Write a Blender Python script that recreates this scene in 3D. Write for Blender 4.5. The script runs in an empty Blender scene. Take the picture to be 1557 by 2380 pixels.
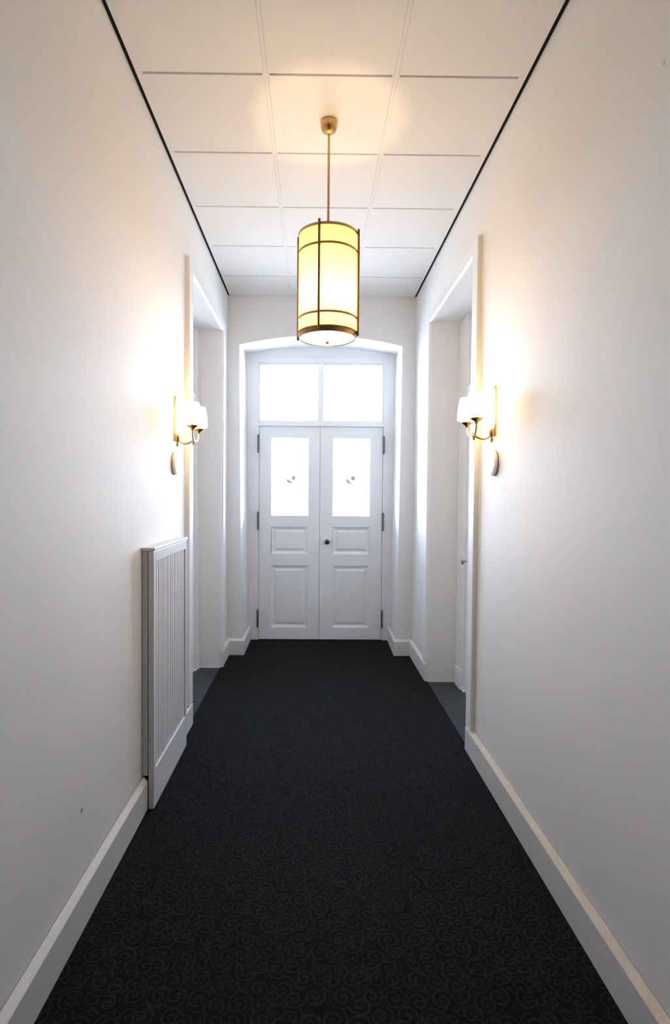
import bpy, bmesh, math
from mathutils import Vector, Matrix

sc = bpy.context.scene
col = sc.collection
PI = math.pi

# ------------------------------------------------------------------ dimensions (metres)
XL, XR = -0.774, 0.896          # corridor wall faces
YB, YE = -2.2, 5.03             # wall behind the camera, end wall
YD = 5.548                      # front of the entrance door frame
H = 3.20                        # ceiling
AF = 0.026                      # how far architraves and baseboards stand proud

# ------------------------------------------------------------------ materials
def new_mat(name):
    m = bpy.data.materials.new(name); m.use_nodes = True
    nt = m.node_tree
    return m, nt, nt.nodes['Principled BSDF']

def paint(name, rgb, rough=0.5, bump=0.0, scale=60, var=0.0, spec=0.5):
    m, nt, b = new_mat(name)
    b.inputs['Base Color'].default_value = (*rgb, 1)
    b.inputs['Roughness'].default_value = rough
    b.inputs['Specular IOR Level'].default_value = spec
    geo = nt.nodes.new('ShaderNodeNewGeometry')
    nz = nt.nodes.new('ShaderNodeTexNoise'); nz.inputs['Scale'].default_value = scale
    nz.inputs['Detail'].default_value = 4
    nt.links.new(geo.outputs['Position'], nz.inputs['Vector'])
    if var:
        mx = nt.nodes.new('ShaderNodeMix'); mx.data_type = 'RGBA'
        mx.inputs['A'].default_value = (*[c * (1 - var) for c in rgb], 1)
        mx.inputs['B'].default_value = (*[min(1, c * (1 + var)) for c in rgb], 1)
        nt.links.new(nz.outputs['Fac'], mx.inputs['Factor'])
        nt.links.new(mx.outputs['Result'], b.inputs['Base Color'])
    if bump:
        bp = nt.nodes.new('ShaderNodeBump'); bp.inputs['Strength'].default_value = bump
        bp.inputs['Distance'].default_value = 0.002
        nt.links.new(nz.outputs['Fac'], bp.inputs['Height'])
        nt.links.new(bp.outputs['Normal'], b.inputs['Normal'])
    return m

def wall_paint():
    """matt off-white paint with two small scuff marks"""
    m, nt, b = new_mat('wall_paint')
    b.inputs['Roughness'].default_value = 0.65
    b.inputs['Specular IOR Level'].default_value = 0.3
    geo = nt.nodes.new('ShaderNodeNewGeometry')
    nz = nt.nodes.new('ShaderNodeTexNoise'); nz.inputs['Scale'].default_value = 90
    nz.inputs['Detail'].default_value = 5
    nt.links.new(geo.outputs['Position'], nz.inputs['Vector'])
    bp = nt.nodes.new('ShaderNodeBump'); bp.inputs['Strength'].default_value = 0.12
    bp.inputs['Distance'].default_value = 0.002
    nt.links.new(nz.outputs['Fac'], bp.inputs['Height'])
    nt.links.new(bp.outputs['Normal'], b.inputs['Normal'])
    prev = (0.875, 0.867, 0.855, 1)
    link = None
    for p, r, c in (((XL, 1.868, 0.370), 0.012, (0.30, 0.29, 0.29, 1)),
                    ((XR, 1.477, 2.562), 0.008, (0.62, 0.58, 0.54, 1))):
        d = nt.nodes.new('ShaderNodeVectorMath'); d.operation = 'DISTANCE'
        d.inputs[1].default_value = p
        nt.links.new(geo.outputs['Position'], d.inputs[0])
        mr = nt.nodes.new('ShaderNodeMapRange')
        mr.inputs['From Min'].default_value = r * 0.35; mr.inputs['From Max'].default_value = r
        mr.inputs['To Min'].default_value = 1; mr.inputs['To Max'].default_value = 0
        nt.links.new(d.outputs['Value'], mr.inputs['Value'])
        mx = nt.nodes.new('ShaderNodeMix'); mx.data_type = 'RGBA'
        mx.inputs['B'].default_value = c
        if link is None: mx.inputs['A'].default_value = prev
        else: nt.links.new(link, mx.inputs['A'])
        nt.links.new(mr.outputs['Result'], mx.inputs['Factor'])
        link = mx.outputs['Result']
    nt.links.new(link, b.inputs['Base Color'])
    return m

def metal(name, rgb, rough):
    m, nt, b = new_mat(name)
    b.inputs['Metallic'].default_value = 1
    b.inputs['Roughness'].default_value = rough
    geo = nt.nodes.new('ShaderNodeNewGeometry')
    nz = nt.nodes.new('ShaderNodeTexNoise'); nz.inputs['Scale'].default_value = 45
    mx = nt.nodes.new('ShaderNodeMix'); mx.data_type = 'RGBA'
    mx.inputs['A'].default_value = (*[c * 0.85 for c in rgb], 1)
    mx.inputs['B'].default_value = (*rgb, 1)
    nt.links.new(geo.outputs['Position'], nz.inputs['Vector'])
    nt.links.new(nz.outputs['Fac'], mx.inputs['Factor'])
    nt.links.new(mx.outputs['Result'], b.inputs['Base Color'])
    return m

def lamp_glass(name, rgb, emit, strength, trans=0.8):
    """glowing lampshade: translucent diffuser lit from the bulbs inside, plus its own even glow"""
    m = bpy.data.materials.new(name); m.use_nodes = True
    nt = m.node_tree; nt.nodes.clear()
    out = nt.nodes.new('ShaderNodeOutputMaterial')
    tr = nt.nodes.new('ShaderNodeBsdfTranslucent'); tr.inputs['Color'].default_value = (*rgb, 1)
    df = nt.nodes.new('ShaderNodeBsdfDiffuse'); df.inputs['Color'].default_value = (*rgb, 1)
    mx = nt.nodes.new('ShaderNodeMixShader'); mx.inputs[0].default_value = trans
    nt.links.new(df.outputs[0], mx.inputs[1]); nt.links.new(tr.outputs[0], mx.inputs[2])
    em = nt.nodes.new('ShaderNodeEmission'); em.inputs['Color'].default_value = (*emit, 1)
    em.inputs['Strength'].default_value = strength
    ad = nt.nodes.new('ShaderNodeAddShader')
    nt.links.new(mx.outputs[0], ad.inputs[0]); nt.links.new(em.outputs[0], ad.inputs[1])
    nt.links.new(ad.outputs[0], out.inputs['Surface'])
    return m

def window_glass():
    m = bpy.data.materials.new('window_glass'); m.use_nodes = True
    nt = m.node_tree; nt.nodes.clear()
    out = nt.nodes.new('ShaderNodeOutputMaterial')
    t = nt.nodes.new('ShaderNodeBsdfTransparent'); t.inputs['Color'].default_value = (0.97, 0.985, 0.99, 1)
    g = nt.nodes.new('ShaderNodeBsdfGlossy'); g.inputs['Roughness'].default_value = 0.05
    fr = nt.nodes.new('ShaderNodeFresnel'); fr.inputs['IOR'].default_value = 1.3
    mx = nt.nodes.new('ShaderNodeMixShader')
    nt.links.new(fr.outputs[0], mx.inputs[0])
    nt.links.new(t.outputs[0], mx.inputs[1]); nt.links.new(g.outputs[0], mx.inputs[2])
    nt.links.new(mx.outputs[0], out.inputs['Surface'])
    return m

def sticker():
    """grey frosted film that lets a little of the sky through"""
    m = bpy.data.materials.new('grey_sticker'); m.use_nodes = True
    nt = m.node_tree; nt.nodes.clear()
    out = nt.nodes.new('ShaderNodeOutputMaterial')
    t = nt.nodes.new('ShaderNodeBsdfTranslucent'); t.inputs['Color'].default_value = (0.045, 0.045, 0.045, 1)
    d = nt.nodes.new('ShaderNodeBsdfDiffuse'); d.inputs['Color'].default_value = (0.5, 0.5, 0.5, 1)
    ad = nt.nodes.new('ShaderNodeAddShader')
    nt.links.new(t.outputs[0], ad.inputs[0]); nt.links.new(d.outputs[0], ad.inputs[1])
    nt.links.new(ad.outputs[0], out.inputs['Surface'])
    return m

def carpet_mat():
    """black carpet woven with thin grey scrolls: one spiral per Voronoi cell, both ways round"""
    m, nt, b = new_mat('scroll_carpet')
    N, L = nt.nodes.new, nt.links.new
    geo = N('ShaderNodeNewGeometry')
    flat = N('ShaderNodeVectorMath'); flat.operation = 'MULTIPLY'; flat.inputs[1].default_value = (1, 1, 0)
    L(geo.outputs['Position'], flat.inputs[0])
    def math_(op, a, c=None, clamp=False):
        n = N('ShaderNodeMath'); n.operation = op; n.use_clamp = clamp
        for i, v in enumerate((a, c)):
            if v is None: continue
            if isinstance(v, (int, float)): n.inputs[i].default_value = v
            else: L(v, n.inputs[i])
        return n.outputs[0]
    def spirals(scale, turns, width, rmax, off):
        ad = N('ShaderNodeVectorMath'); ad.inputs[1].default_value = off
        L(flat.outputs[0], ad.inputs[0])
        vo = N('ShaderNodeTexVoronoi'); vo.voronoi_dimensions = '2D'; vo.inputs['Scale'].default_value = scale
        vo.inputs['Randomness'].default_value = 0.75
        L(ad.outputs[0], vo.inputs['Vector'])
        d = N('ShaderNodeVectorMath'); d.operation = 'SUBTRACT'
        L(ad.outputs[0], d.inputs[0]); L(vo.outputs['Position'], d.inputs[1])
        s = N('ShaderNodeSeparateXYZ'); L(d.outputs[0], s.inputs[0])
        cs = N('ShaderNodeSeparateColor'); L(vo.outputs['Color'], cs.inputs[0])
        ang = math_('DIVIDE', math_('ARCTAN2', s.outputs['Y'], s.outputs['X']), 2 * PI)
        sign = math_('SUBTRACT', math_('MULTIPLY', math_('GREATER_THAN', cs.outputs['Red'], 0.5), 2), 1)
        r = math_('SQRT', math_('ADD', math_('MULTIPLY', s.outputs['X'], s.outputs['X']),
                                math_('MULTIPLY', s.outputs['Y'], s.outputs['Y'])))
        ph = math_('FRACT', math_('ADD', math_('ADD', math_('MULTIPLY', r, turns), math_('MULTIPLY', ang, sign)),
                                  math_('ADD', cs.outputs['Green'], 4)))
        dist = math_('ABSOLUTE', math_('SUBTRACT', ph, 0.5))
        mr = N('ShaderNodeMapRange'); mr.interpolation_type = 'SMOOTHSTEP'
        mr.inputs['From Min'].default_value = width; mr.inputs['From Max'].default_value = width * 1.8
        mr.inputs['To Min'].default_value = 1; mr.inputs['To Max'].default_value = 0
        L(dist, mr.inputs['Value'])
        inside = math_('LESS_THAN', r, rmax)
        return math_('MULTIPLY', mr.outputs[0], inside)
    a = spirals(17, 52, 0.10, 0.040, (0, 0, 0))
    c = spirals(26, 75, 0.10, 0.017, (3.31, 1.7, 0))
    # pale leaf flecks
    v2 = N('ShaderNodeTexVoronoi'); v2.voronoi_dimensions = '2D'; v2.inputs['Scale'].default_value = 33
    L(flat.outputs[0], v2.inputs['Vector'])
    fl = N('ShaderNodeMapRange'); fl.inputs['From Min'].default_value = 0.12; fl.inputs['From Max'].default_value = 0.24
    fl.inputs['To Min'].default_value = 1; fl.inputs['To Max'].default_value = 0
    L(v2.outputs['Distance'], fl.inputs['Value'])
    cs2 = N('ShaderNodeSeparateColor'); L(v2.outputs['Color'], cs2.inputs[0])
    fleck = math_('MULTIPLY', fl.outputs[0], math_('GREATER_THAN', cs2.outputs['Blue'], 0.72))
    mask = math_('MAXIMUM', math_('MAXIMUM', a, math_('MULTIPLY', c, 0.7)), fleck, clamp=True)
    nz = N('ShaderNodeTexNoise'); nz.inputs['Scale'].default_value = 700; nz.inputs['Detail'].default_value = 2
    L(flat.outputs[0], nz.inputs['Vector'])
    mask = math_('MULTIPLY', mask, math_('ADD', math_('MULTIPLY', nz.outputs['Fac'], 0.7), 0.55))
    mx = N('ShaderNodeMix'); mx.data_type = 'RGBA'
    mx.inputs['A'].default_value = (0.0017, 0.0016, 0.0015, 1)
    mx.inputs['B'].default_value = (0.0185, 0.0175, 0.016, 1)
    L(mask, mx.inputs['Factor'])
    L(mx.outputs['Result'], b.inputs['Base Color'])
    b.inputs['Roughness'].default_value = 0.85
    b.inputs['Specular IOR Level'].default_value = 0.13
    bp = N('ShaderNodeBump'); bp.inputs['Strength'].default_value = 0.5; bp.inputs['Distance'].default_value = 0.003
    L(nz.outputs['Fac'], bp.inputs['Height']); L(bp.outputs['Normal'], b.inputs['Normal'])
    return m

M = dict(
    wall=wall_paint(),
    ceil=paint('ceiling_paint', (0.875, 0.855, 0.825), 0.7, 0.08, 120, spec=0.25),
    wood=paint('white_gloss_paint', (0.90, 0.91, 0.92), 0.32, 0.05, 40),
    rear=paint('dark_absorbing_wall', (0.07, 0.05, 0.035), 0.5, 0.1, 12, 0.2),
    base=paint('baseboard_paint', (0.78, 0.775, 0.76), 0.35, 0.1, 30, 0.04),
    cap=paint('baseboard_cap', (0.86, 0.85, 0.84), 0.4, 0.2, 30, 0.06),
    cap_tan=paint('baseboard_cap_tan', (0.76, 0.66, 0.52), 0.45, 0.3, 22, 0.14),
    cover=paint('cover_paint', (0.76, 0.77, 0.79), 0.38, 0.04, 40),
    gap_shadow=paint('gap_shadow_paint', (0.018, 0.014, 0.011), 0.9, 0.2, 40, 0.2, 0.1),
    stone=paint('slate_threshold', (0.028, 0.031, 0.035), 0.6, 0.3, 25, 0.25),
    carpet=carpet_mat(),
    glass=window_glass(),
    emblem=sticker(),
    hinge=metal('hinge_steel', (0.20, 0.20, 0.21), 0.45),
    chrome=metal('brushed_chrome', (0.62, 0.62, 0.64), 0.3),
    black=paint('black_knob', (0.012, 0.012, 0.014), 0.3),
    brass=metal('aged_brass', (0.62, 0.41, 0.17), 0.28),
    bronze=metal('dark_bronze', (0.30, 0.17, 0.08), 0.40),
    band=paint('shade_band', (0.52, 0.33, 0.06), 0.5),
    plastic=paint('white_plastic', (0.92, 0.92, 0.91), 0.3),
    grey=paint('rim_shadow_grey', (0.38, 0.37, 0.35), 0.45),
    shade=lamp_glass('pendant_shade', (0.98, 0.80, 0.38), (1.0, 0.68, 0.20), 0.50, 0.40),
    disc=lamp_glass('pendant_diffuser', (0.98, 0.88, 0.62), (1.0, 0.86, 0.55), 0.55, 0.75),
    sconce=lamp_glass('sconce_shade', (0.98, 0.92, 0.78), (1.0, 0.76, 0.40), 4.8, 0.6),
)

# ------------------------------------------------------------------ mesh helpers
def bm_new(): return bmesh.new()

def add_box(bm, x0, x1, y0, y1, z0, z1, bev=0.0, seg=2):
    t = bmesh.new()
    vs = [t.verts.new((x, y, z)) for x in (x0, x1) for y in (y0, y1) for z in (z0, z1)]
    for f in ((0, 1, 3, 2), (4, 6, 7, 5), (0, 4, 5, 1), (2, 3, 7, 6), (0, 2, 6, 4), (1, 5, 7, 3)):
        t.faces.new([vs[i] for i in f])
    bmesh.ops.recalc_face_normals(t, faces=t.faces)
    if bev:
        bmesh.ops.bevel(t, geom=t.edges[:], offset=bev, segments=seg, affect='EDGES', profile=0.5)
    merge(bm, t)

def merge(bm, t):
    me = bpy.data.meshes.new('tmp'); t.to_mesh(me); t.free()
    bm.from_mesh(me); bpy.data.meshes.remove(me)

def add_loft(bm, loops, cap0=True, cap1=True, closed=True):
    """loops: lists of the same number of points"""
    rows = [[bm.verts.new(p) for p in lp] for lp in loops]
    n = len(rows[0]); fs = []
    for a, b in zip(rows, rows[1:]):
        for i in range(n if closed else n - 1):
            j = (i + 1) % n
            fs.append(bm.faces.new((a[i], a[j], b[j], b[i])))
    if cap0: fs.append(bm.faces.new(rows[0][::-1]))
    if cap1: fs.append(bm.faces.new(rows[-1]))
    return fs

def add_prism(bm, pts, axis, a, b):
    """polygon pts in the plane normal to axis, from a to b along it"""
    def p(q, v): return {'x': (v, q[0], q[1]), 'y': (q[0], v, q[1]), 'z': (q[0], q[1], v)}[axis]
    add_loft(bm, [[p(q, a) for q in pts], [p(q, b) for q in pts]])

def add_lathe(bm, prof, n=40, cx=0, cy=0, axis='z', cz=0, close_ends=True):
    rows = []
    for r, h in prof:
        row = []
        for i in range(n):
            t = 2 * PI * i / n
            c, s = r * math.cos(t), r * math.sin(t)
            row.append({'z': (cx + c, cy + s, cz + h), 'x': (cx + h, cy + c, cz + s), 'y': (cx + c, cy + h, cz + s)}[axis])
        rows.append(row)
    add_loft(bm, rows, close_ends, close_ends)

def add_tube(bm, pts, r, n=12, rs=None):
    pts = [Vector(p) for p in pts]
    rows = []; up = None
    for i, p in enumerate(pts):
        d = (pts[min(i + 1, len(pts) - 1)] - pts[max(i - 1, 0)]).normalized()
        if up is None:
            up = Vector((0, 0, 1)) if abs(d.z) < 0.9 else Vector((1, 0, 0))
        s = d.cross(up).normalized(); up = s.cross(d).normalized()
        rr = rs[i] if rs else r
        rows.append([p + (s * math.cos(2 * PI * k / n) + up * math.sin(2 * PI * k / n)) * rr for k in range(n)])
    add_loft(bm, rows)

def bez(p0, p1, p2, p3, n=14):
    p0, p1, p2, p3 = map(Vector, (p0, p1, p2, p3)); o = []
    for i in range(n + 1):
        t = i / n; u = 1 - t
        o.append(p0 * u**3 + p1 * 3 * u * u * t + p2 * 3 * u * t * t + p3 * t**3)
    return o

def build(name, bm, mat, parent=None, smooth=False, angle=35):
    bmesh.ops.recalc_face_normals(bm, faces=bm.faces)
    me = bpy.data.meshes.new(name); bm.to_mesh(me); bm.free()
    me.materials.append(mat)
    o = bpy.data.objects.new(name, me); col.objects.link(o)
    if smooth:
        try:
            me.shade_smooth()
            me.set_sharp_from_angle(angle=math.radians(angle))
        except Exception:
            for p in me.polygons: p.use_smooth = True
    if parent: o.parent = parent
    return o

def tag(o, label, cat, kind=None, group=None):
    o['label'] = label; o['category'] = cat
    if kind: o['kind'] = kind
    if group: o['group'] = group
    return o

def empty(name, loc):
    e = bpy.data.objects.new(name, None); e.location = loc; e.empty_display_size = 0.1
    col.objects.link(e); return e

def part_label(o, s): o['label'] = s; return o

# ------------------------------------------------------------------ setting: floor, walls, ceiling
LO = (3.492, 4.650, 2.780)      # left doorway: near jamb, far jamb, head
RO = (3.152, 4.318, 2.764)      # right doorway
WT = 0.36                       # wall thickness
YX = 5.80                       # outside face

bm = bm_new(); add_box(bm, XL - WT - .3, XR + WT + .3, YB - .2, YX + .3, -0.2, -0.006)
tag(build('floor', bm, M['stone']), 'dark slate floor showing in the side doorways beside the carpet', 'floor', 'structure')

def side_wall(name, X, sgn, o, label):
    bm = bm_new()
    pts = [(YB, -0.006), (o[0], -0.006), (o[0], o[2]), (o[1], o[2]), (o[1], -0.006), (YX, -0.006), (YX, 3.30), (YB, 3.30)]
    add_prism(bm, pts, 'x', X, X + sgn * WT)
    return tag(build(name, bm, M['wall']), label, 'wall', 'structure')
side_wall('wall_left', XL, -1, LO, 'off-white painted left wall of the corridor')
side_wall('wall_right', XR, 1, RO, 'off-white painted right wall of the corridor')

# end wall with a shallow segmental arch recess
def arch_loop(y, xl0, xl1, xr0, xr1, spring, apex, n=16):
    lp = [(xl0, y, -0.006), (xl1, y, spring)]
    for i in range(1, n):
        t = i / n; x = xl1 + (xr1 - xl1) * t
        lp.append((x, y, spring + (apex - spring) * (1 - (2 * t - 1)**2)))
    lp += [(xr1, y, spring), (xr0, y, -0.006)]
    return lp
front = arch_loop(YE, -0.643, -0.671, 0.754, 0.778, 2.770, 2.856)
mid = arch_loop(YD + .012, -0.641, -0.675, 0.768, 0.794, 2.826, 2.888)
back = [(x, YX, z) for x, y, z in mid]
bm = bm_new()
def full(lp, y):
    return lp + [(XR - .0005, y, -0.006), (XR - .0005, y, 3.30), (XL + .0005, y, 3.30), (XL + .0005, y, -0.006)]
add_loft(bm, [full(front, YE), full(mid, YD + .012), full(back, YX)])
tag(build('wall_back', bm, M['wall']), 'off-white end wall with the arched entrance recess', 'wall', 'structure')

bm = bm_new(); add_box(bm, XL - WT, XR + WT, YB - .15, YB, -0.006, 3.30)  # unseen wall, coloured dark to cut bounce onto the near walls
tag(build('wall_front', bm, M['rear']), 'unseen wall behind the camera, darkened to absorb light', 'wall', 'structure')

# ceiling: three columns of flat panels, long joints, short open slots between rows
bm = bm_new()
GAP = 0.016
xs = [XL + GAP, -0.2145, 0.3330, XR - GAP]
rows = [2.409 + 0.5427 * k for k in range(-9, 6)]
ys = [YB + .01] + [r for r in rows if YB + .1 < r < YE - .1] + [YE - .003]
SL = 0.0060                     # half slot width
TB = 0.0085                     # half width of the flush bars between the columns
for i in range(3):
    x0 = xs[i] + (TB if i else 0); x1 = xs[i + 1] - (TB if i < 2 else 0)
    for j in range(len(ys) - 1):
        y0 = ys[j] + (SL if j else 0); y1 = ys[j + 1] - (SL if j < len(ys) - 2 else 0)
        add_box(bm, x0, x1, y0, y1, H, H + 0.010, 0.0008, 1)
    for r in ys[1:-1]:
        e0, e1 = (0.026, 0.008) if i == 0 else ((0.008, 0.008) if i == 1 else (0.008, 0.034))
        add_box(bm, x0, x0 + e0, r - SL, r + SL, H, H + 0.010)
        add_box(bm, x1 - e1, x1, r - SL, r + SL, H, H + 0.010)
for x in xs[1:3]: add_box(bm, x - TB + .0006, x + TB - .0006, YB + .012, YE - .005, H + .0002, H + 0.010)
add_box(bm, xs[0] + .001, xs[-1] - .001, YB + .011, YE - .004, H + 0.010, H + 0.05)
tag(build('ceiling', bm, M['ceil']), 'white panelled ceiling with short open slots between the panels', 'ceiling', 'structure')
bm = bm_new(); add_box(bm, XL - WT, XR + WT, YB, YX, 3.30, 3.40)
tag(build('ceiling_slab', bm, M['wall']), 'closed slab above the ceiling panels', 'ceiling', 'structure')
for nm, a, b, w in (('gap_shadow_1', XL + .0005, XL + GAP - .0005, 'left'), ('gap_shadow_2', XR - GAP + .0005, XR - .0005, 'right')):
    bm = bm_new(); add_box(bm, a, b, YB + .01, YE - .004, H + 0.003, H + 0.03)  # added dark strip stands in for the shadow in the open gap
    tag(build(nm, bm, M['gap_shadow']), 'thin dark strip painted as the shadow between the ceiling and the %s wall' % w, 'trim', 'structure')

# carpet
bm = bm_new()
add_prism(bm, [(XL + .004, YB + .002), (XR - .004, YB + .002), (XR - .004, YE - .001), (0.752, YE - .001), (0.764, YD + .01),
               (-0.638, YD + .01), (-0.641, YE - .001), (XL + .004, YE - .001)], 'z', -0.006, 0.0)
tag(build('carpet', bm, M['carpet']), 'black fitted carpet with thin grey scroll pattern along the corridor', 'carpet')

# ------------------------------------------------------------------ baseboards
def profile(t=AF, h=0.150):
    """cross-section: (distance from the wall, height); slanted cap with a crack at the wall"""
    return [(0.0, 0.0), (t, 0.0), (t, 0.126), (t - .0025, 0.1295), (0.008, h - .004), (0.005, h - .0035), (0.0035, h - .004), (0.0035, h - .02), (0.0, h - .02)]

def run(bm, path, close=True):
    """path: list of (point on wall xy, inward normal xy scaled for mitre)"""
    loops = [[(p[0] + n[0] * d, p[1] + n[1] * d, z) for d, z in profile()] for p, n in path]
    add_loft(bm, loops)

def bb(name, paths, label):
    bm = bm_new()
    for p in paths: run(bm, p)
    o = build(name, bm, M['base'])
    o.data.materials.append(M['cap_tan'] if name == 'baseboard_right_near' else M['cap'])
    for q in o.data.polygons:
        if q.normal.z > 0.3: q.material_index = 1  # upward cap faces take the second colour, tan on the right near run
    return tag(o, label, 'baseboard', 'structure')
CY0, CY1 = 2.528, 3.185         # span of the slatted cover on the left wall
bb('baseboard_left_near', [[((XL, YB + .01), (1, 0)), ((XL, CY0 + .006), (1, 0))]], 'white baseboard on left wall running up to the slatted cover')
bb('baseboard_left_middle', [[((XL, CY1 + .002), (1, 0)), ((XL, LO[0] - .0), (1, 0))]], 'short white baseboard piece between slatted cover and left doorway')
bb('baseboard_left_far', [[((XL, LO[1]), (1, 0)), ((XL, YE), (1, -1)), ((-0.643, YE), (1, -1)), ((-0.6415, YD), (1, 0))]],
   'white baseboard wrapping the left corner into the entrance recess')
bb('baseboard_right_near', [[((XR, YB + .01), (-1, 0)), ((XR, RO[0]), (-1, 0))]], 'long white baseboard on right wall running to the doorway, yellowish top')
bb('baseboard_right_far', [[((XR, RO[1]), (-1, 0)), ((XR, YE), (-1, -1)), ((0.754, YE), (-1, -1)), ((0.767, YD), (-1, 0))]],
   'white baseboard wrapping the right corner into the entrance recess')

# ------------------------------------------------------------------ architraves of the side doorways
def architrave(name, X, s, o, label):
    """flat casing standing proud of the wall; s = direction into the corridor"""
    w = 0.102
    bm = bm_new()
    z0 = 0.145
    outer = [(o[0] - w, z0), (o[0] - w, o[2] + .078), (o[1] + w, o[2] + .078), (o[1] + w, z0)]
    inner = [(o[0], z0), (o[0], o[2]), (o[1], o[2]), (o[1], z0)]
    b_ = 0.004
    def ring(y0, y1, x):
        return None
    def shift(lp, d):   # lp moved outwards by d
        (a, b, c, e) = lp
        return [(a[0] - d, a[1]), (b[0] - d, b[1] + d), (c[0] + d, c[1] + d), (e[0] + d, e[1])]
    def loop(pts, x): return [(x, y, z) for y, z in pts]
    # section ring around the opening: back-outer, front-outer, rounded front, front-inner, back-inner
    sec = [loop(outer, X), loop(outer, X + s * (AF - b_)), loop(shift(outer, -b_), X + s * AF),
           loop(shift(inner, 0.010), X + s * AF), loop(inner, X + s * (AF - .012)), loop(inner, X)]
    rows = [[bm.verts.new(p) for p in lp] for lp in sec]
    n = len(rows)
    for i in range(n):
        a, b = rows[i], rows[(i + 1) % n]
        for k in range(3):
            bm.faces.new((a[k], a[k + 1], b[k + 1], b[k]))
    bm.faces.new([r[0] for r in rows]); bm.faces.new([r[3] for r in rows][::-1])
    tag(build(name, bm, M['wood']), label, 'door frame', 'structure')
architrave('trim_3', XL, 1, LO, 'white casing around the left side doorway')
architrave('trim_4', XR, -1, RO, 'white casing around the right side doorway')

# ------------------------------------------------------------------ panelled doors
def panel(bm, u0, u1, z0, z1, f, loops):
    """inset panel: loops of (inset, depth); f maps (u, depth, z) to a point"""
    L = []
    for i, d in loops:
        L.append([f(u0 + i, d, z0 + i), f(u1 - i, d, z0 + i), f(u1 - i, d, z1 - i), f(u0 + i, d, z1 - i)])
    add_loft(bm, L, False, True)

def leaf(bm, u0, u1, z0, z1, holes, f, th):
    """door leaf front with rectangular holes stacked in one column; f maps (u, depth, z)"""
    hs = sorted(holes, key=lambda h: h[2])
    hu0, hu1 = hs[0][0], hs[0][1]
    def quad(a, b, c, d):
        bm.faces.new([bm.verts.new(f(a, 0, c)), bm.verts.new(f(b, 0, c)), bm.verts.new(f(b, 0, d)), bm.verts.new(f(a, 0, d))])
    quad(u0, hu0, z0, z1); quad(hu1, u1, z0, z1)
    zz = z0
    for h in hs:
        quad(hu0, hu1, zz, h[2]); zz = h[3]
    quad(hu0, hu1, zz, z1)
    # edges
    e = 0.0015
    lp = [(u0, z0), (u1, z0), (u1, z1), (u0, z1)]
    add_loft(bm, [[f(u, 0, z) for u, z in lp], [f(u, th, z) for u, z in lp]], False, False)

RAISED = [(0, 0), (0.004, 0.004), (0.010, 0.006), (0.022, 0.016), (0.034, 0.017), (0.052, 0.007), (0.056, 0.0065)]

def entrance_leaf(name, u0, u1, pane, up, low, sx, label):
    yf = YD + 0.008
    f = lambda u, d, z: (u, yf + d, z)
    e = empty(name, ((u0 + u1) / 2, yf, 0.004)); loc = e.location.copy()
    g = lambda u, d, z: (u - loc.x, d, z - loc.z)
    tag(e, label, 'door', 'structure')
    bm = bm_new()
    leaf(bm, u0, u1, 0.005, 2.1130, [pane, up, low], g, 0.045)
    panel(bm, *up, g, RAISED); panel(bm, *low, g, RAISED)
    # glazing rebate
    a = [(0, 0), (0.004, 0.004), (0.010, 0.006), (0.014, 0.014), (0.014, 0.030)]
    L = []
    for i, d in a:
        L.append([g(pane[0] - .014 + i, d, pane[2] - .014 + i), g(pane[1] + .014 - i, d, pane[2] - .014 + i),
                  g(pane[1] + .014 - i, d, pane[3] + .014 - i), g(pane[0] - .014 + i, d, pane[3] + .014 - i)])
    add_loft(bm, L, False, False)
    # back skin around the pane
    for (a0, a1, c0, c1) in ((u0, pane[0], .005, 2.1130), (pane[1], u1, .005, 2.1130), (pane[0], pane[1], .005, pane[2]), (pane[0], pane[1], pane[3], 2.1130)):
        bm.faces.new([bm.verts.new(g(*q)) for q in ((a0, .045, c0), (a1, .045, c0), (a1, .045, c1), (a0, .045, c1))])
    if sx < 0:      # closing strip that covers the joint between the leaves, outside
        add_box(bm, u0 - loc.x - .03, u0 - loc.x + .02, 0.0445, 0.055, 0.01 - loc.z, 2.10 - loc.z)
    build('leaf', bm, M['wood'], e)
    bm = bm_new(); add_box(bm, pane[0] - loc.x - .004, pane[1] - loc.x + .004, 0.026, 0.030, pane[2] - loc.z - .004, pane[3] - loc.z + .004)
    part_label(build('glass_pane', bm, M['glass'], e), 'bright window pane with a small grey emblem')
    return e, loc

# small grey emblem on each pane: a crescent stroke and a dot
def emblem(parent, loc, x, z):
    bm = bm_new()
    y = 0.0245
    cx, cz = x - loc.x, z - loc.z
    n = 14; outer = []; inner = []
    for i in range(n + 1):
        t = math.radians(160 + (305 - 160) * i / n)
        k = math.sin(PI * i / n)
        outer.append((cx + .042 * math.cos(t), cz + .010 + .042 * math.sin(t)))
        inner.append((cx + (.038 - .029 * k) * math.cos(t), cz + .010 + (.038 - .029 * k) * math.sin(t)))
    add_prism(bm, outer + inner[::-1], 'y', y, y + .0012)
    dot = [(cx + .030 + .021 * math.cos(2 * PI * i / 16), cz + .024 + .025 * math.sin(2 * PI * i / 16)) for i in range(16)]
    add_prism(bm, dot, 'y', y, y + .0012)
    pane = [o for o in parent.children if o.name.startswith('glass_pane')][0]
    part_label(build('emblem', bm, M['emblem'], pane), 'small grey emblem sticker')

def hinge(parent, loc, x, z):
    bm = bm_new()
    add_lathe(bm, [(0.0, -.093), (.004, -.092), (.0075, -.084), (.0095, -.082), (.0095, -.003), (.0078, -.001), (.0078, .001), (.0095, .003),
                   (.0095, .082), (.0075, .084), (.004, .092), (0.0005, .093)], 14, x - loc.x, -0.020 , 'z', z - loc.z)
    add_box(bm, x - loc.x - .004, x - loc.x + .004, -0.018, 0.004, z - loc.z - .078, z - loc.z + .078)
    part_label(build('hinge', bm, M['hinge'], parent, True), 'dark steel hinge')

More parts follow.
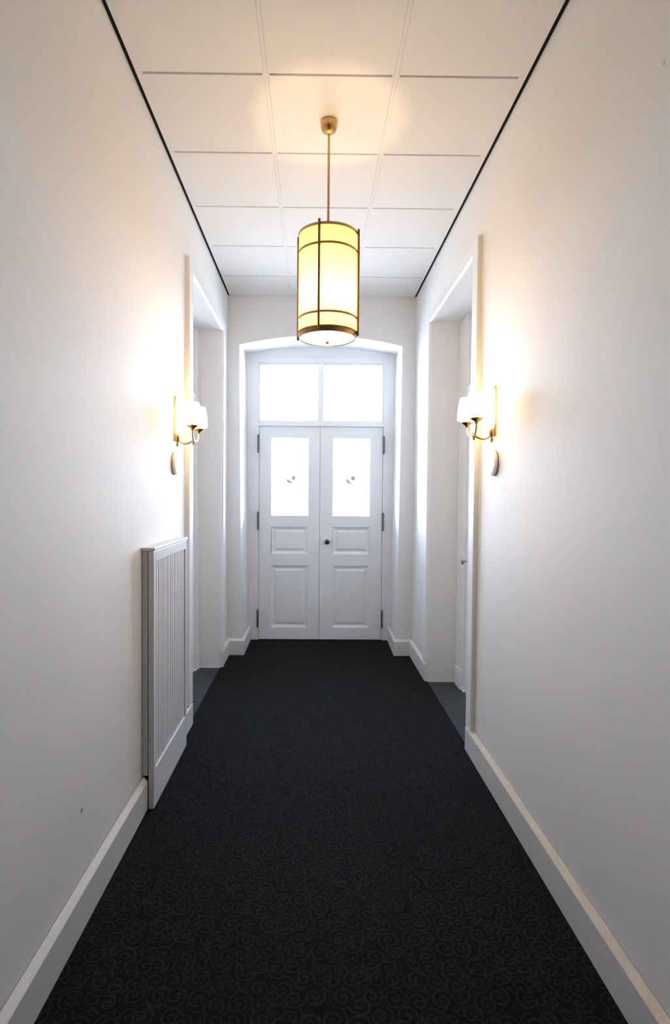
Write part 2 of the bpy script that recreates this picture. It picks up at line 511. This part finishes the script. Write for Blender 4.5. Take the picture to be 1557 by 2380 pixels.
dl, lloc = entrance_leaf('door_1', -0.540, 0.0570, (-0.421, -0.055, 1.235, 2.002), (-0.417, -0.056, 0.857, 1.127), (-0.421, -0.056, 0.121, 0.742), 1,
                         'left leaf of the white entrance double door with glazed pane')
dr, rloc = entrance_leaf('door_2', 0.0600, 0.6760, (0.184, 0.550, 1.235, 2.002), (0.190, 0.554, 0.857, 1.127), (0.188, 0.556, 0.121, 0.742), -1,
                         'right leaf of the white entrance double door with dark round knob')
emblem(dl, lloc, -0.232, 1.586); emblem(dr, rloc, 0.357, 1.586)
for z in (1.943, 1.184, 0.216):
    hinge(dl, lloc, -0.550, z); hinge(dr, rloc, 0.684, z - .004)
bm = bm_new()
add_lathe(bm, [(0.0005, 0.001), (.036, 0.0), (.036, -.004), (.030, -.009), (.014, -.011), (.0005, -.0112)], 28, 0.134 - rloc.x, 0, 'y', 0.988 - rloc.z)
kp = part_label(build('rosette', bm, M['chrome'], dr, True), 'round grey rosette')
bm = bm_new()
add_lathe(bm, [(.009, -.010), (.009, -.026), (.017, -.032), (.021, -.042), (.019, -.052), (.010, -.057), (.0005, -.058)], 24, 0.134 - rloc.x, 0, 'y', 0.982 - rloc.z)
part_label(build('knob', bm, M['black'], dr, True), 'black door knob')

# fixed frame and glazed transom
bm = bm_new()
def lerp_edge(z, a0, a1, zs=2.826): return a0 + (a1 - a0) * z / zs
FT = 0.07
# left jamb, right jamb and arched head follow the recess
for s, e0, e1, inn in ((-1, -0.640, -0.674, -0.5435), (1, 0.767, 0.793, 0.6795)):
    add_loft(bm, [[(e0, YD, 0.0), (inn, YD, 0.0), (inn, YD + FT, 0.0), (e0, YD + FT, 0.0)],
                  [(e1, YD, 2.80), (inn, YD, 2.80), (inn, YD + FT, 2.80), (e1, YD + FT, 2.80)]])
hd = [(x, z) for x, y, z in mid[1:-1]]
hd = [(-0.674 + (x + 0.675) * (0.793 + 0.674) / (0.794 + 0.675), z - .001) for x, z in hd]
add_prism(bm, hd + [(0.792, 2.735), (-0.672, 2.735)], 'y', YD - .0005, YD + FT)
# raised head bead and transom rail
add_box(bm, -0.640, 0.762, YD - .012, YD + .01, 2.790, 2.806, .003)
add_box(bm, -0.5435, 0.6795, YD - .002, YD + FT, 2.114, 2.158, .003)
add_box(bm, -0.5435, 0.6795, YD - .010, YD + .0, 2.118, 2.130, .003)
# rebate stops behind the leaves, threshold bar
add_box(bm, -0.560, -0.500, YD + .054, YD + FT, 0.0, 2.15); add_box(bm, 0.636, 0.700, YD + .054, YD + FT, 0.0, 2.15)
add_box(bm, -0.560, 0.700, YD + .054, YD + FT, 2.085, 2.15); add_box(bm, -0.650, 0.780, YD + .054, YD + FT, -0.006, 0.06)
tag(build('trim_5', bm, M['wood']), 'white fixed door frame filling the arched entrance recess', 'door frame', 'structure')

w = empty('window_1', (0.065, YD, 2.16)); wl = w.location.copy()
tag(w, 'two-pane transom window above the entrance double door', 'window', 'structure')
bm = bm_new()
for (a, b, c, d) in ((-0.5435, -0.536, 2.158, 2.735), (0.664, 0.6795, 2.158, 2.735), (0.034, 0.088, 2.158, 2.735), (-0.536, 0.034, 2.158, 2.176),
                     (0.088, 0.664, 2.158, 2.176), (-0.536, 0.034, 2.712, 2.735), (0.088, 0.664, 2.712, 2.735)):
    add_box(bm, a - wl.x, b - wl.x, 0.006, 0.05, c - wl.z, d - wl.z, .003)
build('window_frame', bm, M['wood'], w)
for (a, b) in ((-0.537, 0.035), (0.087, 0.665)):
    bm = bm_new(); add_box(bm, a - wl.x, b - wl.x, 0.026, 0.030, 2.174 - wl.z, 2.714 - wl.z)
    build('glass_pane', bm, M['glass'], w)

# doors standing back in the side doorways
def side_door(name, X, s, o, u0, u1, label, knob=None):
    """X: face of the leaf, s: towards the corridor"""
    e = empty(name, (X, (u0 + u1) / 2, 0.0)); loc = e.location.copy()
    tag(e, label, 'door', 'structure')
    f = lambda u, d, z: (-s * d, u - loc.y, z)
    bm = bm_new()
    a, b = u0 + .11, u1 - .11
    hs = [(a, b, 0.17, 0.78), (a, b, 0.88, 1.15), (a, b, 1.25, 2.02)]
    top = 2.14
    leaf(bm, u0, u1, 0.004, top, hs, f, 0.045)
    for h in hs: panel(bm, *h, f, RAISED)
    build('leaf', bm, M['wood'], e)
    # fixed casing and overdoor panel around the leaf
    bm = bm_new()
    def bx(y0, y1, z0, z1, d0=-.012, d1=.12):
        xa, xb = -s * d0, -s * d1
        add_box(bm, min(xa, xb), max(xa, xb), y0 - loc.y, y1 - loc.y, z0, z1, .004)
    bx(o[0], u0 - .003, -0.006, o[2] - .001); bx(u1 + .003, o[1], -0.006, o[2] - .001)
    bx(u0 - .003, u1 + .003, top + .003, 2.24)
    bx(u0 - .003, u1 + .003, 2.24, o[2] - .001, .02, .12)
    bx(u1 + .003 + .03, o[1] - .03, -0.004, 0.14, -.026, 0)
    build('door_casing', bm, M['wood'], e)
    if knob:
        bm = bm_new()
        x = s
        add_lathe(bm, [(0.0005, -.001 * s), (.026, 0), (.026, .005 * s), (.010, .010 * s), (.009, .030 * s), (.020, .038 * s),
                       (.026, .050 * s), (.022, .062 * s), (.0005, .066 * s)], 24, 0, knob[0] - loc.y, 'x', knob[1])
        part_label(build('knob', bm, M['chrome'], e, True), 'chrome door knob')
    return e
side_door('door_3', -0.963, 1, LO, 3.58, 4.56, 'white panelled door set back in the left doorway')
side_door('door_4', 1.120, -1, RO, 3.25, 4.10, 'white panelled door with chrome knob set back in the right doorway', (4.005, 0.975))

# ------------------------------------------------------------------ slatted cover against the left wall
cx1 = -0.719                                   # front face
c = empty('radiator_cover', (cx1, (CY0 + CY1) / 2, 0.0)); cl = c.location.copy()
tag(c, 'low white cover with vertical slats standing against the left wall', 'radiator cover')
def lb(bm, x0, x1, y0, y1, z0, z1, bev=.003): add_box(bm, x0 - cl.x, x1 - cl.x, y0 - cl.y, y1 - cl.y, z0, z1, bev)
TOP = 1.192
bm = bm_new()
lb(bm, -0.744, cx1, CY0, CY0 + .034, 0.0, TOP - .012); lb(bm, -0.744, cx1, CY1 - .026, CY1, 0.0, TOP - .012)
lb(bm, -0.744, cx1, CY0 + .034, CY1 - .026, TOP - .062, TOP - .012); lb(bm, -0.744, cx1, CY0 + .034, CY1 - .026, 0.0, 0.178)
build('frame', bm, M['cover'], c)
bm = bm_new()
bm.free()
for y in (CY0 + .004, CY1 - .018):
    bm = bm_new(); lb(bm, XL + .0005, -0.7475, y, y + .014, 0.152, TOP - .012, .002)
    build('side_panel', bm, M['cover'], c)
bm = bm_new(); lb(bm, XL + .0005, cx1 + .006, CY0 - .004, CY1 + .004, TOP - .012, TOP + .004, .004)
build('top_cap', bm, M['cover'], c)
# bead-board infill: boards with rounded V grooves
bm = bm_new()
n = 8; y0, y1 = CY0 + .034, CY1 - .026; wd = (y1 - y0) / n
prof = []
for k in range(n):
    a = y0 + k * wd
    prof += [(-0.7395, a), (-0.7300, a + .005), (-0.7265, a + .012), (-0.7265, a + wd * .40), (-0.7300, a + wd * .44), (-0.7300, a + wd * .50),
             (-0.7265, a + wd * .54), (-0.7265, a + wd - .012), (-0.7300, a + wd - .005)]
prof += [(-0.7395, y1), (-0.7435, y1), (-0.7435, y0)]
add_prism(bm, [(x - cl.x, y - cl.y) for x, y in prof], 'z', 0.176, TOP - .060)
build('slatted_panel', bm, M['cover'], c)

# ------------------------------------------------------------------ pendant lamp
PX, PY = 0.0585, 2.700; KL = 1.0266
p = empty('pendant_lamp', (PX, PY, 2.169)); Z = lambda z: 1.437 + (z - 1.437) * KL - 2.169; A = lambda z: z - 2.169
tag(p, 'cylindrical yellow pendant lamp with bronze bars hanging from the ceiling', 'pendant lamp')
bm = bm_new()
add_lathe(bm, [(.036, A(3.200)), (.0395, A(3.196)), (.040, A(3.184)), (.037, A(3.166)), (.030, A(3.153)), (.018, A(3.145)), (.0085, A(3.139)), (.0065, A(3.134)), (.0005, A(3.133))], 36)
part_label(build('canopy', bm, M['brass'], p, True), 'brass ceiling cup')
bm = bm_new(); add_lathe(bm, [(.0058, A(3.140)), (.0058, Z(2.450)), (.0115, Z(2.448)), (.0115, Z(2.415)), (.0005, Z(2.413))], 16)
part_label(build('rod', bm, M['brass'], p, True), 'thin brass rod')
R = 0.134 * KL
bm = bm_new()
add_lathe(bm, [(R, Z(2.186)), (R, Z(2.630))], 64, close_ends=False)      # thin paper sheet
shade = part_label(build('lamp_shade', bm, M['shade'], p, True), 'glowing yellow cylinder shade')
def ring(z0, z1, r0, r1, name, mat):
    bm = bm_new(); add_lathe(bm, [(r1, Z(z0)), (r1, Z(z1)), (r0, Z(z1)), (r0, Z(z0)), (r1, Z(z0))], 64, close_ends=False)
    return build(name, bm, mat, p, True)
ring(2.626, 2.638, R - .008, R + .004, 'top_ring', M['brass'])
for z in (2.545, 2.245): ring(z, z + .010, R + .0002, R + .003, 'shade_band', M['band']).parent = shade
bm = bm_new()
add_lathe(bm, [(R + .004, Z(2.180)), (R + .004, Z(2.190)), (R - .006, Z(2.190)), (R - .012, Z(2.178)), (R - .010, Z(2.166)), (R - .003, Z(2.164)), (R + .004, Z(2.180))], 64, close_ends=False)
build('bottom_ring', bm, M['bronze'], p, True)
# spokes that carry the shade from the rod
bm = bm_new()
for k in range(3):
    t = 0.4 + k * 2 * PI / 3
    add_tube(bm, [(.005 * math.cos(t), .005 * math.sin(t), Z(2.632)), ((R - .006) * math.cos(t), (R - .006) * math.sin(t), Z(2.632))], .0025, 8)
build('spoke', bm, M['brass'], p, True)
# slightly domed glass disc below
bm = bm_new()
rr = R - .0105
add_lathe(bm, [(rr, Z(2.172)), (rr * .98, Z(2.165)), (rr * .8, Z(2.158)), (rr * .5, Z(2.1525)), (.0005, Z(2.1505))], 56, close_ends=False)
diffuser = part_label(build('glass_diffuser', bm, M['disc'], p, True), 'pale glass disc closing the bottom')
bm = bm_new()
add_lathe(bm, [(.0085, Z(2.1515)), (.0085, Z(2.147)), (.006, Z(2.141)), (.0005, Z(2.139))], 18)
build('finial', bm, M['bronze'], diffuser, True)
RB = 0.144 * KL
for k in range(4):
    t = math.radians(-107 + 90 * k)
    bm = bm_new()
    cx, cy = RB * math.cos(t), RB * math.sin(t)
    add_lathe(bm, [(.0005, Z(2.650)), (.0058, Z(2.647)), (.0058, Z(2.168)), (.0005, Z(2.165))], 12, cx, cy)
    for z in (2.632, 2.550, 2.250, 2.180):
        add_tube(bm, [((R + .002) * math.cos(t), (R + .002) * math.sin(t), Z(z)), (cx, cy, Z(z))], .0035, 8)
    part_label(build('frame_bar', bm, M['bronze'], p, True), 'dark bronze upright bar')
    bm = bm_new()
def point(name, parent, loc, energy, color, radius):
    l = bpy.data.lights.new(name, 'POINT'); l.energy = energy; l.color = color; l.shadow_soft_size = radius
    o = bpy.data.objects.new(name, l); col.objects.link(o); o.location = loc; o.parent = parent
    return o
WARM = (1.0, 0.70, 0.38)
point('bulb', p, (0, 0, Z(2.345)), 5.8, WARM, 0.022)

# ------------------------------------------------------------------ wall sconces: two small shades on a forked brass arm
SY = 0.083; SX = 0.118; ZC = 1.803
def make_sconce():
    r = empty('wall_sconce', (XL, 3.12, ZC))
    bm = bm_new()
    # long narrow backplate with tapered ends
    pts = []
    for i in range(24):
        t = 2 * PI * i / 24
        pts.append((math.copysign(abs(math.cos(t))**0.8, math.cos(t)) * .019, .052 + math.copysign(abs(math.sin(t))**0.7, math.sin(t)) * .125))
    add_loft(bm, [[(x, y, z) for y, z in q] for x, q in
                  ((0.0005, pts), (.006, pts), (.010, [(y * .75, .052 + (z - .052) * .95) for y, z in pts]))])
    add_lathe(bm, [(.0005, -.104), (.006, -.098), (.0085, -.088), (.006, -.078), (.013, -.068), (.017, -.052), (.013, -.036), (.0005, -.030)], 18, .017, 0)
    build('backplate', bm, M['brass'], r, True)
    bm = bm_new()
    J = (SX - .012, 0, -.068)
    add_tube(bm, bez((.012, 0, -.050), (.045, 0, -.105), (.070, 0, -.085), J), .0055)
    for s in (-1, 1):
        add_tube(bm, bez(J, (SX - .004, s * .035, -.078), (SX, s * SY, -.060), (SX, s * SY, -.012)), .005)
    add_lathe(bm, [(.0005, -.094), (.005, -.090), (.007, -.082), (.011, -.070), (.008, -.058), (.0005, -.054)], 16, J[0], J[1])
    arm = build('arm', bm, M['brass'], r, True)
    for s in (-1, 1):
        bm = bm_new()
        add_lathe(bm, [(.005, -.022), (.008, -.016), (.012, -.010), (.026, -.001), (.030, .003), (.030, .006), (.024, .004), (.009, .002), (.009, .040), (.0005, .041)], 24, SX, s * SY)
        build('cup', bm, M['brass'], arm, True)
        bm = bm_new()
        pr = [(.047, .014), (.050, .020), (.049, .045), (.046, .080), (.041, .110), (.036, .128)]
        add_lathe(bm, pr, 36, SX, s * SY, close_ends=False)
        part_label(build('lamp_shade', bm, M['sconce'], r, True), 'glowing pale glass shade')
    return r
ls = make_sconce()
tag(ls, 'brass sconce with two glowing shades on left wall above the slatted cover', 'wall sconce', group='pair of brass wall sconces')
rs_ = ls.copy(); col.objects.link(rs_)
rs_.location = (XR, 2.783, ZC + .006); rs_.rotation_euler = (0, 0, PI)
rs_['label'] = 'brass sconce with two glowing shades on the right wall beside the right doorway'
for ch in list(ls.children):
    d = ch.copy(); col.objects.link(d); d.parent = rs_
    for g in list(ch.children):
        k = g.copy(); col.objects.link(k); k.parent = d
for r in (ls, rs_):
    for s in (-1, 1):
        point('bulb', r, (SX, s * SY, .075), 0.42, WARM, 0.012)

# ------------------------------------------------------------------ round wall fittings below the sconces
def make_switch():
    r = empty('round_wall_switch', (XL, 3.115, 1.608))
    bm = bm_new()
    add_lathe(bm, [(.0005, .0005), (.060, .0005), (.064, .002), (.064, .007), (.0005, .007)], 40, 0, 0, 'x')
    part_label(build('rim', bm, M['grey'], r, True), 'rim greyed to paint its shade at the wall')  # grey puts the shading on the disc's edge into its colour
    bm = bm_new()
    add_lathe(bm, [(.0630, .0072), (.0625, .0120), (.058, .0165), (.046, .0195), (.028, .0212), (.010, .0219), (.0005, .0220)], 40, 0, 0, 'x')
    build('dome', bm, M['plastic'], r, True)
    return r
lw = make_switch()
tag(lw, 'round white wall switch below the sconce on the left wall', 'wall switch', group='round white wall switches')
rw = lw.copy(); col.objects.link(rw); rw.location = (XR, 2.782, 1.604); rw.rotation_euler = (0, 0, PI)
rw['label'] = 'round white wall switch below the sconce on the right wall'
for ch in list(lw.children):
    d = ch.copy(); col.objects.link(d); d.parent = rw

# ------------------------------------------------------------------ daylight through the entrance glass
wd_ = bpy.data.worlds.new('overcast_sky'); sc.world = wd_; wd_.use_nodes = True
wnt = wd_.node_tree; bg = wnt.nodes['Background']
# bright hazy horizon, darker overhead, paler ground; (sine of elevation, linear colour)
tc = wnt.nodes.new('ShaderNodeTexCoord'); sx_ = wnt.nodes.new('ShaderNodeSeparateXYZ')
wnt.links.new(tc.outputs['Generated'], sx_.inputs[0])
hz = wnt.nodes.new('ShaderNodeMapRange'); hz.inputs['From Min'].default_value = -1; hz.inputs['From Max'].default_value = 1
wnt.links.new(sx_.outputs['Z'], hz.inputs['Value'])
ramp = wnt.nodes.new('ShaderNodeValToRGB'); cr = ramp.color_ramp
SKY_MAX = 60.0
stops = [(-1.0, (7.0, 7.7, 8.8)), (-0.04, (7.0, 7.7, 8.8)), (0.04, (31.0, 36.0, 45.0)), (0.15, (24.0, 28.5, 37.0)), (0.32, (6.0, 7.4, 10.2)), (1.0, (4.0, 5.2, 8.0))]
while len(cr.elements) < len(stops): cr.elements.new(0.5)
for el, (z, c) in zip(cr.elements, stops):
    el.position = (z + 1) / 2; el.color = (*[v / SKY_MAX for v in c], 1)
wnt.links.new(hz.outputs['Result'], ramp.inputs['Fac'])
wnt.links.new(ramp.outputs['Color'], bg.inputs['Color'])
bg.inputs['Strength'].default_value = SKY_MAX
def portal(x0, x1, z0, z1):
    l = bpy.data.lights.new('daylight_portal', 'AREA'); l.shape = 'RECTANGLE'
    l.size = x1 - x0; l.size_y = z1 - z0
    l.cycles.is_portal = True
    o = bpy.data.objects.new('daylight_portal', l); col.objects.link(o)
    o.location = ((x0 + x1) / 2, YD + .09, (z0 + z1) / 2); o.rotation_euler = (-PI / 2, 0, 0)
for q in ((-.421, -.055, 1.235, 2.0), (.184, .55, 1.235, 2.0), (-.536, .034, 2.176, 2.712), (.088, .664, 2.176, 2.712)): portal(*q)

# ------------------------------------------------------------------ camera
W_, H_, F_ = 1557.0, 2380.0, 1305.0
yaw, pitch, roll, ppx = 0.0084, -0.02941, 0.0077, 740.07
f = Vector((math.sin(yaw) * math.cos(pitch), math.cos(yaw) * math.cos(pitch), math.sin(pitch)))
r = Vector((math.cos(yaw), -math.sin(yaw), 0)); u = r.cross(f)
r2 = math.cos(roll) * r + math.sin(roll) * u; u2 = -math.sin(roll) * r + math.cos(roll) * u
cam = bpy.data.cameras.new('camera'); co = bpy.data.objects.new('camera', cam); col.objects.link(co)
m = Matrix((r2, u2, -f)).transposed().to_4x4(); m.translation = (0, 0, 1.437)
co.matrix_world = m
cam.sensor_fit = 'VERTICAL'; cam.sensor_height = 36; cam.sensor_width = 36
cam.lens = F_ / H_ * 36
cam.shift_x = (W_ / 2 - ppx) / H_
cam.clip_start = 0.02
sc.camera = co

sc.view_settings.view_transform = 'Standard'
sc.view_settings.look = 'None'
sc.view_settings.gamma = 1
sc.view_settings.exposure = 0.68
try: sc.view_settings.use_curve_mapping = False
except Exception: pass
